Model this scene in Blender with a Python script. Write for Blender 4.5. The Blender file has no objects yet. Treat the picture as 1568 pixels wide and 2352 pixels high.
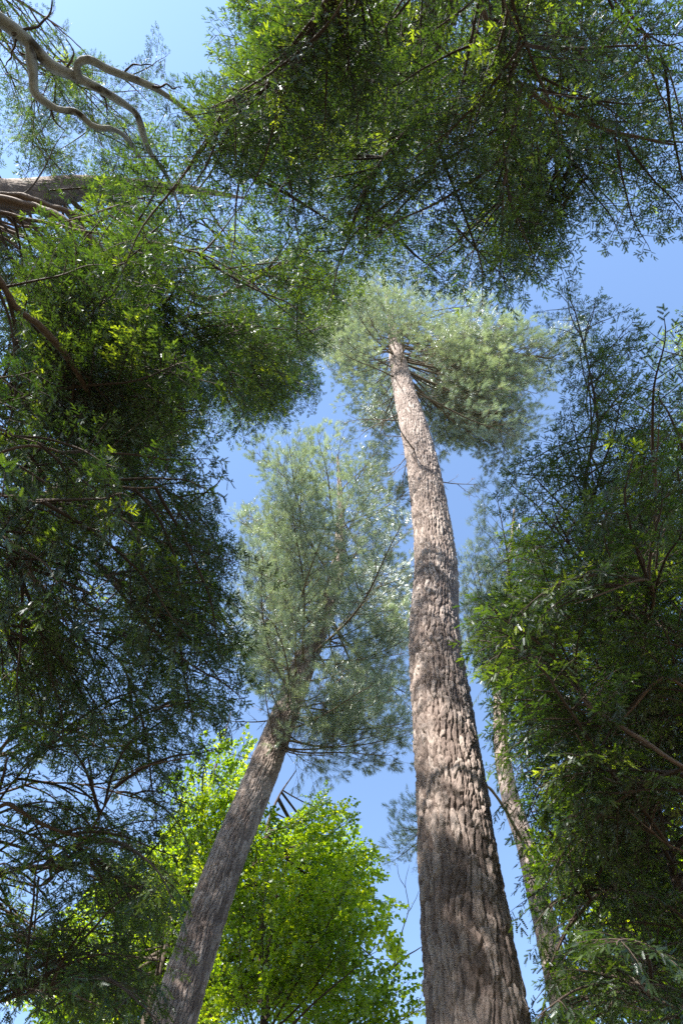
import bpy, math, random
import numpy as np
from mathutils import Matrix, Vector, noise as mnoise

rnd = random.Random(7)
rng = np.random.default_rng(11)
sc = bpy.context.scene
COL = sc.collection

# ------------------------------------------------------------------ camera
F, CX, CY = 1568.0, 784.0, 1176.0          # focal length and centre, in 1568 x 2352 picture units
VP = (905.0, 540.0)                        # where the zenith falls in the picture
CAM = np.array([0.0, 0.0, 1.6])
_z = np.array([VP[0] - CX, CY - VP[1], -F]); _z /= np.linalg.norm(_z)
_y = np.array([0.0, -1176.0, -F]); _y -= _z * (_y @ _z); _y /= np.linalg.norm(_y)
_x = np.cross(_y, _z)
RW = np.array([_x, _y, _z])                # world = RW @ camera vector

cam_d = bpy.data.cameras.new("camera")
cam_d.sensor_fit = 'VERTICAL'; cam_d.sensor_height = 36.0; cam_d.sensor_width = 24.0; cam_d.lens = 24.0
cam_d.clip_start = 0.05; cam_d.clip_end = 3000.0
cam_d.dof.use_dof = True; cam_d.dof.focus_distance = 22.0; cam_d.dof.aperture_fstop = 5.0
cam = bpy.data.objects.new("camera", cam_d); COL.objects.link(cam)
M = Matrix([list(RW[0]), list(RW[1]), list(RW[2])]).to_4x4(); M.translation = CAM
cam.matrix_world = M
sc.camera = cam

# ------------------------------------------------------------------ light
SUN_AZ, SUN_ZEN = math.radians(-140), math.radians(48)     # azimuth from +Y towards +X
to_sun = Vector((math.sin(SUN_ZEN) * math.sin(SUN_AZ), math.sin(SUN_ZEN) * math.cos(SUN_AZ), math.cos(SUN_ZEN)))
world = bpy.data.worlds.new("World"); sc.world = world; world.use_nodes = True
wn = world.node_tree.nodes; wl = world.node_tree.links
sky = wn.new('ShaderNodeTexSky'); sky.sky_type = 'NISHITA'; sky.sun_disc = False
sky.sun_elevation = math.pi / 2 - SUN_ZEN; sky.sun_rotation = SUN_AZ
sky.air_density = 1.0; sky.dust_density = 0.1; sky.ozone_density = 1.5
wl.new(sky.outputs[0], wn['Background'].inputs[0]); wn['Background'].inputs[1].default_value = 0.105
sun_d = bpy.data.lights.new("sun", 'SUN'); sun_d.energy = 5.0; sun_d.angle = math.radians(0.53); sun_d.color = (1.0, 0.94, 0.85)
sun = bpy.data.objects.new("sun", sun_d); COL.objects.link(sun); sun.location = (-20, -20, 60)
sun.rotation_euler = to_sun.to_track_quat('Z', 'Y').to_euler()
sc.view_settings.view_transform = 'Standard'; sc.view_settings.look = 'None'
sc.view_settings.gamma = 1.0; sc.view_settings.use_curve_mapping = False
sc.view_settings.exposure = 2.08
sc.cycles.use_denoising = False; sc.cycles.sample_clamp_indirect = 3.0; sc.cycles.max_bounces = 5; sc.cycles.diffuse_bounces = 4; sc.cycles.transmission_bounces = 3; sc.cycles.glossy_bounces = 1

# ------------------------------------------------------------------ picture <-> place
def ray(px, py):
    d = RW @ np.array([px - CX, CY - py, -F]); return d / np.linalg.norm(d)
def at_range(px, py, r): return CAM + ray(px, py) * r
def at_hdist(px, py, h):
    d = ray(px, py); return CAM + d * (h / math.hypot(d[0], d[1]))
def proj(P):
    c = (np.asarray(P) - CAM) @ RW
    w = np.where(c[..., 2] < -0.05, -c[..., 2], 1e-6)
    x = CX + F * c[..., 0] / w; y = CY - F * c[..., 1] / w
    bad = c[..., 2] > -0.05
    return np.where(bad, -9999, x), np.where(bad, -9999, y)
def in_poly(x, y, poly):
    x = np.asarray(x, float); y = np.asarray(y, float); r = np.zeros(x.shape, bool); n = len(poly)
    for i in range(n):
        x0, y0 = poly[i]; x1, y1 = poly[(i + 1) % n]
        c = (y0 > y) != (y1 > y)
        with np.errstate(divide='ignore', invalid='ignore'):
            xi = (x1 - x0) * (y - y0) / ((y1 - y0) if y1 != y0 else 1e-9) + x0
        r ^= c & (x < xi)
    return r

# ------------------------------------------------------------------ mesh building
class MB:
    def __init__(s): s.v = []; s.f = []; s.t = []; s.n = 0
    def add(s, V, T, tint=0.5):
        V = np.asarray(V, float); s.v.append(V); s.f.append(np.asarray(T, int) + s.n)
        s.t.append(np.broadcast_to(np.asarray(tint, float), (len(V),))); s.n += len(V)
    def tube(s, P, Rr, k=5, tint=0.5):
        P = np.asarray(P, float); Rr = np.asarray(Rr, float); n = len(P)
        T = np.gradient(P, axis=0); T /= np.linalg.norm(T, axis=1)[:, None] + 1e-9
        up = np.array([0.1, 0.2, 1.0]) if abs(T[0][2]) < 0.8 else np.array([1.0, 0.2, 0.1])
        A = np.cross(T, up); A /= np.linalg.norm(A, axis=1)[:, None] + 1e-9
        B = np.cross(T, A)
        a = np.arange(k) * 2 * np.pi / k
        V = P[:, None, :] + Rr[:, None, None] * (np.cos(a)[None, :, None] * A[:, None, :] + np.sin(a)[None, :, None] * B[:, None, :])
        i = np.arange(n - 1)[:, None] * k; j = np.arange(k)[None, :]; j2 = (j + 1) % k
        q0 = (i + j).ravel(); q1 = (i + j2).ravel(); q2 = (i + k + j2).ravel(); q3 = (i + k + j).ravel()
        s.add(V.reshape(-1, 3), np.concatenate([np.stack([q0, q1, q2], 1), np.stack([q0, q2, q3], 1)]), tint)
    def mesh(s, name, mat, smooth=False):
        V = np.concatenate(s.v); T = np.concatenate(s.f).astype(np.int32); tint = np.concatenate(s.t)
        me = bpy.data.meshes.new(name)
        me.vertices.add(len(V)); me.vertices.foreach_set('co', V.astype(np.float32).ravel())
        me.loops.add(T.size); me.loops.foreach_set('vertex_index', T.ravel())
        me.polygons.add(len(T)); me.polygons.foreach_set('loop_start', np.arange(0, T.size, 3, dtype=np.int32))
        a = me.attributes.new('tint', 'FLOAT', 'POINT'); a.data.foreach_set('value', tint.astype(np.float32))
        if smooth: me.polygons.foreach_set('use_smooth', np.ones(len(T), bool))
        me.update(calc_edges=True); me.materials.append(mat)
        return me
def obj(name, me, parent=None, mw=None, kind=None):
    o = bpy.data.objects.new(name, me); COL.objects.link(o)
    if parent is not None: o.parent = parent
    if mw is not None: o.matrix_local = mw
    if kind: o['kind'] = kind
    return o
def thing(name, label, cat, loc, group=None):
    o = bpy.data.objects.new(name, None); COL.objects.link(o); o.location = loc; o.empty_display_size = 0.3
    o['label'] = label; o['category'] = cat
    if group: o['group'] = group
    return o

# ------------------------------------------------------------------ materials
def nodes(name):
    m = bpy.data.materials.new(name); m.use_nodes = True; nt = m.node_tree
    nt.nodes.remove(nt.nodes['Principled BSDF'])
    return m, nt, nt.nodes['Material Output']
def ramp(nt, fac, stops):
    r = nt.nodes.new('ShaderNodeValToRGB'); e = r.color_ramp.elements
    while len(e) < len(stops): e.new(0.5)
    for k, (p, c) in enumerate(stops): e[k].position = p; e[k].color = (*c, 1)
    nt.links.new(fac, r.inputs[0]); return r.outputs[0]
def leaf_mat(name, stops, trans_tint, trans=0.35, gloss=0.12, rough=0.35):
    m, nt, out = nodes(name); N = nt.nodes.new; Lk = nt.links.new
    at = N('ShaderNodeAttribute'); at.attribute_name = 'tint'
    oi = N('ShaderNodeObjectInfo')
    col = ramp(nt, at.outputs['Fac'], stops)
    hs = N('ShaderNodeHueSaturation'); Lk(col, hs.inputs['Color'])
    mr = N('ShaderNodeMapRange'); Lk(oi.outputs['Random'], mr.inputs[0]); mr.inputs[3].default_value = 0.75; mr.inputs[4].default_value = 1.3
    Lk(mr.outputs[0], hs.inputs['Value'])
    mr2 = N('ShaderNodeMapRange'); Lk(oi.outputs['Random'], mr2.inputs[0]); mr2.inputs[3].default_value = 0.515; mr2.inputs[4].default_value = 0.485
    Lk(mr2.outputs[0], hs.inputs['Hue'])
    d = N('ShaderNodeBsdfDiffuse'); Lk(hs.outputs[0], d.inputs[0])
    tr = N('ShaderNodeBsdfTranslucent'); mx = N('ShaderNodeMix'); mx.data_type = 'RGBA'; mx.blend_type = 'MULTIPLY'; mx.inputs[0].default_value = 1.0
    Lk(hs.outputs[0], mx.inputs[6]); mx.inputs[7].default_value = (*trans_tint, 1); Lk(mx.outputs[2], tr.inputs[0])
    s1 = N('ShaderNodeMixShader'); s1.inputs[0].default_value = trans; Lk(d.outputs[0], s1.inputs[1]); Lk(tr.outputs[0], s1.inputs[2])
    g = N('ShaderNodeBsdfGlossy'); g.inputs['Roughness'].default_value = rough; g.inputs[0].default_value = (0.9, 0.95, 1, 1)
    s2 = N('ShaderNodeMixShader'); s2.inputs[0].default_value = gloss; Lk(s1.outputs[0], s2.inputs[1]); Lk(g.outputs[0], s2.inputs[2])
    Lk(s2.outputs[0], out.inputs[0]); return m
def bark_mat(name, stops, nscale=18.0, bump=0.25, stretch=0.25):
    m, nt, out = nodes(name); N = nt.nodes.new; Lk = nt.links.new
    at = N('ShaderNodeAttribute'); at.attribute_name = 'tint'
    tc = N('ShaderNodeTexCoord'); mp = N('ShaderNodeMapping'); mp.inputs['Scale'].default_value = (1, 1, stretch); Lk(tc.outputs['Object'], mp.inputs[0])
    n = N('ShaderNodeTexNoise'); n.inputs['Scale'].default_value = nscale; n.inputs['Detail'].default_value = 6; n.inputs['Roughness'].default_value = 0.65; Lk(mp.outputs[0], n.inputs[0])
    big = N('ShaderNodeTexNoise'); big.inputs['Scale'].default_value = 1.3; big.inputs['Detail'].default_value = 3; Lk(tc.outputs['Object'], big.inputs[0])
    a = N('ShaderNodeMath'); a.operation = 'MULTIPLY_ADD'; Lk(n.outputs[0], a.inputs[0]); a.inputs[1].default_value = 0.7
    b = N('ShaderNodeMath'); b.operation = 'MULTIPLY_ADD'; Lk(at.outputs['Fac'], b.inputs[0]); b.inputs[1].default_value = 0.45; b.inputs[2].default_value = -0.35
    c = N('ShaderNodeMath'); c.operation = 'MULTIPLY_ADD'; Lk(big.outputs[0], c.inputs[0]); c.inputs[1].default_value = 0.5; Lk(b.outputs[0], c.inputs[2])
    Lk(c.outputs[0], a.inputs[2])
    col = ramp(nt, a.outputs[0], stops)
    p = N('ShaderNodeBsdfPrincipled'); Lk(col, p.inputs['Base Color']); p.inputs['Roughness'].default_value = 0.85; p.inputs['Specular IOR Level'].default_value = 0.25
    bp = N('ShaderNodeBump'); bp.inputs['Strength'].default_value = bump; bp.inputs['Distance'].default_value = 0.02; Lk(n.outputs[0], bp.inputs['Height']); Lk(bp.outputs[0], p.inputs['Normal'])
    Lk(p.outputs[0], out.inputs[0]); return m

MAT = dict(
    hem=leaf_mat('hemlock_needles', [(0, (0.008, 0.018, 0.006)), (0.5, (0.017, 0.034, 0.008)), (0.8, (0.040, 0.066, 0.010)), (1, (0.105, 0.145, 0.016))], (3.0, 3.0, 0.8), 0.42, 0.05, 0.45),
    pine=leaf_mat('pine_needles', [(0, (0.085, 0.125, 0.088)), (0.6, (0.135, 0.18, 0.118)), (1, (0.20, 0.235, 0.13))], (1.6, 1.6, 0.9), 0.42, 0.15, 0.45),
    maple=leaf_mat('maple_leaf', [(0, (0.055, 0.105, 0.010)), (0.6, (0.10, 0.165, 0.012)), (1, (0.17, 0.22, 0.015))], (3.2, 2.9, 0.5), 0.58, 0.05, 0.35),
    bark_pine=bark_mat('pine_bark', [(0.05, (0.060, 0.043, 0.035)), (0.35, (0.135, 0.102, 0.088)), (0.6, (0.225, 0.182, 0.160)), (0.95, (0.33, 0.285, 0.26))], 40, 0.9),
    bark_hem=bark_mat('hemlock_bark', [(0.05, (0.045, 0.031, 0.024)), (0.4, (0.10, 0.068, 0.051)), (0.95, (0.19, 0.138, 0.108))], 16, 0.6),
    bark_beech=bark_mat('beech_bark', [(0.10, (0.045, 0.038, 0.032)), (0.24, (0.10, 0.09, 0.078)), (0.34, (0.19, 0.195, 0.19)), (0.6, (0.27, 0.28, 0.275)), (0.95, (0.36, 0.37, 0.37))], 16, 0.5, 1.0),
    twig=bark_mat('twig_bark', [(0.05, (0.028, 0.020, 0.016)), (0.5, (0.060, 0.044, 0.034)), (0.95, (0.11, 0.085, 0.068))], 30, 0.2),
    twig_pine=bark_mat('pine_twig_bark', [(0.05, (0.06, 0.05, 0.036)), (0.5, (0.135, 0.108, 0.075)), (0.95, (0.21, 0.175, 0.12))], 30, 0.2),
    dead=bark_mat('dead_twig', [(0.05, (0.07, 0.055, 0.042)), (0.5, (0.14, 0.112, 0.09)), (0.95, (0.22, 0.19, 0.155))], 30, 0.2),
)
def ground_mat():
    m, nt, out = nodes('forest_floor'); N = nt.nodes.new; Lk = nt.links.new
    n = N('ShaderNodeTexNoise'); n.inputs['Scale'].default_value = 3.0; n.inputs['Detail'].default_value = 10
    tc = N('ShaderNodeTexCoord'); Lk(tc.outputs['Object'], n.inputs[0])
    c = ramp(nt, n.outputs[0], [(0.3, (0.05, 0.035, 0.02)), (0.5, (0.11, 0.075, 0.042)), (0.68, (0.06, 0.09, 0.028))])
    p = N('ShaderNodeBsdfPrincipled'); Lk(c, p.inputs['Base Color']); p.inputs['Roughness'].default_value = 0.95
    Lk(p.outputs[0], out.inputs[0]); return m

# ------------------------------------------------------------------ ground
g = MB(); gx = np.concatenate([[-900, -300, -120], np.linspace(-45, 45, 61), [120, 300, 900]]); n = len(gx)
X, Y = np.meshgrid(gx, gx); Z = -0.03 + 0.03 * np.sin(X * 0.8) * np.cos(Y * 0.6)
i = np.arange(n - 1)[:, None] * n + np.arange(n - 1)[None, :]; i = i.ravel()
g.add(np.stack([X, Y, Z], -1).reshape(-1, 3), np.concatenate([np.stack([i, i + 1, i + n + 1], 1), np.stack([i, i + n + 1, i + n], 1)]))
gr = obj('ground', g.mesh('ground', ground_mat(), True)); gr['kind'] = 'structure'

# ------------------------------------------------------------------ noise and curves
def vnoise(x, y, seed=0, px=None):
    """value noise; px = period in x"""
    x0 = np.floor(x).astype(int); y0 = np.floor(y).astype(int); fx = x - x0; fy = y - y0
    fx = fx * fx * (3 - 2 * fx); fy = fy * fy * (3 - 2 * fy)
    def h(a, b):
        if px: a = a % px
        k = (a * 374761393 + b * 668265263 + seed * 974711) & 0xffffffff
        k = ((k ^ (k >> 13)) * 1274126177) & 0xffffffff
        return ((k ^ (k >> 16)) & 0xffff) / 65535.0
    a = h(x0, y0); b = h(x0 + 1, y0); c = h(x0, y0 + 1); d = h(x0 + 1, y0 + 1)
    return (a * (1 - fx) + b * fx) * (1 - fy) + (c * (1 - fx) + d * fx) * fy
def voronoi(x, y, px, seed=0):
    """F1, F2 and a cell value; cells of size 1, period px in x"""
    x0 = np.floor(x).astype(int); y0 = np.floor(y).astype(int)
    f1 = np.full(x.shape, 9.0); f2 = np.full(x.shape, 9.0); cid = np.zeros(x.shape); oy = np.zeros(x.shape)
    def h(a, b, s):
        k = ((a % px) * 374761393 + b * 668265263 + s * 1442695) & 0xffffffff
        k = ((k ^ (k >> 13)) * 1274126177) & 0xffffffff
        return ((k ^ (k >> 16)) & 0xffff) / 65535.0
    for dx in (-1, 0, 1):
        for dy in (-1, 0, 1):
            a = x0 + dx; b = y0 + dy
            ey = b + 0.1 + 0.8 * h(a, b, seed + 2) - y
            d = np.hypot(a + 0.15 + 0.7 * h(a, b, seed + 1) - x, ey)
            new = d < f1; oy = np.where(new, ey, oy)
            f2 = np.where(new, f1, np.minimum(f2, d)); cid = np.where(new, h(a, b, seed + 3), cid); f1 = np.where(new, d, f1)
    return f1, f2, cid, oy
def spline(P, n):
    P = np.asarray(P, float); L = np.concatenate([[0], np.cumsum(np.linalg.norm(np.diff(P[:, :3], axis=0), axis=1))])
    t = np.linspace(0, L[-1], n) if np.isscalar(n) else np.asarray(n)
    m = np.zeros_like(P); m[1:-1] = (P[2:] - P[:-2]) / (L[2:] - L[:-2])[:, None]
    m[0] = (P[1] - P[0]) / (L[1] - L[0]); m[-1] = (P[-1] - P[-2]) / (L[-1] - L[-2])
    k = np.clip(np.searchsorted(L, t, 'right') - 1, 0, len(P) - 2); h = (L[k + 1] - L[k])[:, None]; u = ((t - L[k])[:, None]) / h
    return (2*u**3 - 3*u**2 + 1) * P[k] + (u**3 - 2*u**2 + u) * h * m[k] + (-2*u**3 + 3*u**2) * P[k+1] + (u**3 - u**2) * h * m[k+1]

def trunk_mesh(name, P, mat, nu, rows, cell=(0.065, 0.2), depth=0.028, flute=0.03, seed=1, flare=0.35):
    """P: rows of x, y, z, radius from the ground up, local to the tree. Bark plates are real relief."""
    S = spline(P, rows) if not np.isscalar(rows) else spline(P, rows)
    C = S[:, :3]; R = S[:, 3].copy()
    R *= 1 + flare * np.exp(-np.maximum(C[:, 2], 0) / 0.5)
    T = np.gradient(C, axis=0); T /= np.linalg.norm(T, axis=1)[:, None]
    A = np.cross(np.array([0, 1.0, 0]), T); A /= np.linalg.norm(A, axis=1)[:, None]; B = np.cross(T, A)
    th = np.arange(nu) * 2 * np.pi / nu
    v = np.concatenate([[0], np.cumsum(np.linalg.norm(np.diff(C, axis=0), axis=1))])
    TH, V = np.meshgrid(th, v); Rg = R[:, None]
    k = max(8, int(round(2 * np.pi * R[len(R) // 3] / cell[0])))
    U = TH / (2 * np.pi) * k
    # ridges weave up the trunk, broken across into plates
    wx = (vnoise(U * .34, V / (cell[1] * 2.2), seed, max(1, int(k * .34))) - 0.5) * 1.5 + (vnoise(U, V / (cell[1] * 0.8), seed + 5, k) - 0.5) * 0.8
    wy = (vnoise(U, V / cell[1], seed + 9, k) - 0.5) * 0.9
    f1, f2, cid, oy = voronoi((U + wx * .6) % k, V / cell[1] + wy, k, seed)
    sst = lambda a, b, x: (lambda t: t * t * (3 - 2 * t))(np.clip((x - a) / (b - a), 0, 1))
    jag = (vnoise(U * 5, V / (cell[1] * .2), seed + 40, k * 5) - .5)
    ridge = sst(.10, .46, np.abs(np.sin(np.pi * (U + wx))) + jag * .5)
    e = sst(.02, .26, f2 - f1 + jag * .16)
    plate = .78 * ridge + .22 * e + .14 * oy * e * ridge + .2 * (ridge * e - .5)
    fine = vnoise(U * 4, V / (cell[1] * 0.35), seed + 20, k * 4) * 0.6 + vnoise(U * 9, V / (cell[1] * 0.14), seed + 21, k * 9) * 0.4
    flut = vnoise(TH / (2 * np.pi) * 6, V / 3.0, seed + 30, 6) - 0.5
    small = np.clip(Rg / P[0][3], 0.25, 1)
    D = depth * small * (plate * (0.75 + 0.5 * cid) - 0.75) + depth * 0.75 * small * (fine - 0.5) + flute * flut * Rg
    rr = Rg + D
    Vt = C[:, None, :] + rr[..., None] * (np.cos(TH)[..., None] * A[:, None, :] + np.sin(TH)[..., None] * B[:, None, :])
    nr = len(v); i = np.arange(nr - 1)[:, None] * nu; j = np.arange(nu)[None, :]; j2 = (j + 1) % nu
    q0 = (i + j).ravel(); q1 = (i + j2).ravel(); q2 = (i + nu + j2).ravel(); q3 = (i + nu + j).ravel()
    b = MB(); b.add(Vt.reshape(-1, 3), np.concatenate([np.stack([q0, q1, q2], 1), np.stack([q0, q2, q3], 1)]), cid.ravel())
    return b.mesh(name, mat, True)

# ------------------------------------------------------------------ foliage pieces
def lobes(mb, P, Dr, Nn, L, W, tint):
    """twiglets clothed with short needles: small folded blades"""
    P = np.asarray(P); Dr = np.asarray(Dr); Nn = np.asarray(Nn); L = np.asarray(L)[:, None]; W = np.asarray(W)[:, None]
    Dr = Dr / np.linalg.norm(Dr, axis=1)[:, None]; S = np.cross(Nn, Dr); S /= np.linalg.norm(S, axis=1)[:, None] + 1e-9
    U = np.cross(Dr, S)
    n = len(P); V = []; T = []; m = 6
    for k in range(m):                                   # pairs of needles, shorter towards the tip
        c = P + Dr * L * (k / m); w = W * (.56 - .30 * (k / m) ** 2); f = L * .13
        V += [c, c + Dr * L * .19, c + S * w + Dr * f + U * w * .25, c - S * w + Dr * (f * 1.15) + U * w * .25]
        T += [[4 * k, 4 * k + 2, 4 * k + 1], [4 * k, 4 * k + 1, 4 * k + 3]]
    V = np.stack(V, 1); q = 4 * m
    mb.add(V.reshape(-1, 3), (np.arange(n)[:, None, None] * q + np.array(T)[None]).reshape(-1, 3), np.repeat(tint, q))

def rot_about(v, k, a):
    k = k / np.linalg.norm(k); return v * math.cos(a) + np.cross(k, v) * math.sin(a) + k * (k @ v) * (1 - math.cos(a))

def hemlock_bough(L, seed, sparse=1.0, fresh=0.12, bare=0.13, width=0.36):
    """a bough along +X from the origin to (L,0,0), flat in XY: returns wood mesh, needle mesh"""
    r = random.Random(seed); wood = MB(); leaf = MB()
    LP, LD, LN, LL, LW, LT = [], [], [], [], [], []
    n = 16; s = np.linspace(0, 1, n); ph = r.uniform(0, 6)
    ax = np.stack([s * L, L * 0.035 * np.sin(s * 5 + ph) * s * (1 - s) * 4 * 0.6 + L * .012 * np.sin(s * 13 + ph) * s, L * 0.13 * (s * (1 - s) * 4) * (1.1 - .4 * s)], 1)
    ax[:, 1] -= ax[-1, 1] * s
    r0 = 0.0075 * L + 0.004
    wood.tube(ax, r0 * (1 - s) ** 0.8 + 0.003, 6, r.random())
    def axis(q):
        f = q * (n - 1); k = min(int(f), n - 2); u = f - k
        return ax[k] * (1 - u) + ax[k + 1] * u, (ax[k + 1] - ax[k]) / np.linalg.norm(ax[k + 1] - ax[k])
    def add_lobe(p, d, nn, l, w, t): LP.append(p); LD.append(d); LN.append(nn); LL.append(l); LW.append(w); LT.append(t)
    Zv = np.array([0, 0, 1.0])
    def twig(p0, d0, ln, side_first, tb, fol0=0.0):
        """short leafy twig with alternating lobes"""
        nn = rot_about(Zv, d0, r.gauss(0, 0.45))
        droop = np.array([0, 0, -0.25 * ln])
        m = max(3, int(ln / 0.027)); sd = side_first
        for k in range(m):
            t = (k + 0.6) / m
            if t < fol0: continue
            p = p0 + d0 * ln * t + droop * t * t
            dd = rot_about(d0, nn, sd * r.uniform(0.65, 1.0)); sd = -sd
            l = 0.080 * (1.1 - 0.4 * t) * r.uniform(0.75, 1.25)
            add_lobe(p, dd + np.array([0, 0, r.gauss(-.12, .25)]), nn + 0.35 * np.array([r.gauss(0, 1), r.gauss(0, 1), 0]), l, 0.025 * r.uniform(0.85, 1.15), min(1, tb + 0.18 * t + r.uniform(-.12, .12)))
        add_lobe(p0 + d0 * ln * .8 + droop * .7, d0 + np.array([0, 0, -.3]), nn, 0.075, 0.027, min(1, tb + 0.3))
    q = 0.10; sd = r.choice((-1, 1)); step = 0.108 / L * sparse
    while q < 0.97:
        q += step * r.uniform(0.6, 1.4); sd = -sd
        if q >= 0.985 or r.random() < 0.10: continue
        p, t = axis(min(q, .98))
        prof = (min(1, q / 0.35) ** 0.8) * (1 - max(0, q - 0.35) / 0.65) ** 0.75
        ln = L * width * prof * r.uniform(0.55, 1.2) + 0.06
        d = rot_about(t, Zv, sd * r.uniform(0.75, 1.1)); d[2] += r.gauss(0, 0.12)
        d /= np.linalg.norm(d)
        dead = q < bare * r.uniform(0.8, 1.5)
        m = max(4, int(ln / 0.12)); ss = np.linspace(0, 1, m)
        bend = r.uniform(0.05, 0.25); dz = r.uniform(0.10, 0.32)
        sp = p + ss[:, None] * ln * d + (ss ** 2)[:, None] * (bend * ln * t - dz * ln * Zv)
        if dead: sp = sp + np.stack([np.zeros(m), .05 * ln * np.sin(ss * 7 + ph), .05 * ln * np.sin(ss * 9)], 1)
        wood.tube(sp, (0.0028 + 0.0042 * ln) * (1 - ss) ** .7 + 0.0013, 3, r.random())
        if dead:
            for k in range(r.randint(1, 4)):
                a = r.uniform(.25, .9); pp = p + a * ln * d
                dd = rot_about(d, Zv, r.choice((-1, 1)) * r.uniform(.5, 1.1)) + np.array([0, 0, r.gauss(0, .3)])
                l2 = ln * r.uniform(.2, .45); wood.tube(np.stack([pp, pp + dd * l2 * .5 + np.array([0, 0, .02]), pp + dd * l2]), [0.003, 0.002, 0.001], 3, r.random())
            continue
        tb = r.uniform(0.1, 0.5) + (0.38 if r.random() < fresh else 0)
        a = 0.12 + 0.1 * r.random(); sd2 = r.choice((-1, 1)); st2 = 0.056 / ln * sparse
        while a < 0.97:
            f = a * (m - 1); k = min(int(f), m - 2); u = f - k; pp = sp[k] * (1 - u) + sp[k + 1] * u
            tt = sp[k + 1] - sp[k]; tt = tt / np.linalg.norm(tt)
            l2 = (0.05 + 0.30 * ln * (1 - a * .85)) * r.uniform(.6, 1.2)
            l2 = min(l2, 0.26)
            dd = rot_about(tt, Zv, sd2 * r.uniform(0.7, 1.05)); dd[2] += r.gauss(-.05, 0.2); dd /= np.linalg.norm(dd)
            if r.random() > .07: twig(pp, dd, l2, sd2, tb)
            if l2 > 0.12: wood.tube(np.stack([pp, pp + dd * l2 * .5, pp + dd * l2 * .9 - Zv * .2 * l2]), [0.0022, 0.0016, 0.0008], 3, r.random())
            a += st2 * r.uniform(.65, 1.35); sd2 = -sd2
        tt = sp[-1] - sp[-2]; twig(sp[-1] - tt * .3, tt / np.linalg.norm(tt), 0.11, 1, tb + .1)
    p, t = axis(.97); twig(p, t, 0.16, 1, .5)
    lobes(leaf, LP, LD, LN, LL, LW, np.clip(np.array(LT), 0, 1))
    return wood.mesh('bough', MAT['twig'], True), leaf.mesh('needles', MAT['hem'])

def needles(mb, P, Dr, r, L=0.13, nn=24, span=0.13, w=0.0080, tint=0.5):
    """bottle-brush tuft of long needles along a twig end"""
    k = np.arange(nn); t = (k + .5) / nn
    Dr = Dr / np.linalg.norm(Dr); a = np.cross(Dr, [0.3, 0.2, 1]); a /= np.linalg.norm(a); b = np.cross(Dr, a)
    ph = k * 2.4 + r.uniform(0, 6); open_ = np.interp(t, [0, .6, 1], [1.05, .8, .35]) + np.array([r.gauss(0, .18) for _ in k])
    d = np.cos(open_)[:, None] * Dr + np.sin(open_)[:, None] * (np.cos(ph)[:, None] * a + np.sin(ph)[:, None] * b)
    d[:, 2] -= 0.12; ln = L * np.array([r.uniform(.75, 1.15) for _ in k])[:, None]
    base = P + Dr * (t * span)[:, None]
    s = np.cross(d, [0.2, 0.5, 0.8]); s /= np.linalg.norm(s, axis=1)[:, None]
    V = np.stack([base - s * w * .5, base + s * w * .5, base + d * ln * .6 + s * w * .5, base + d * ln], 1)
    T = np.array([[0, 1, 2], [0, 2, 3]])
    mb.add(V.reshape(-1, 3), (k[:, None, None] * 4 + T[None]).reshape(-1, 3), np.clip(tint + np.repeat([r.uniform(-.2, .2) for _ in k], 4), 0, 1))

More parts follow.
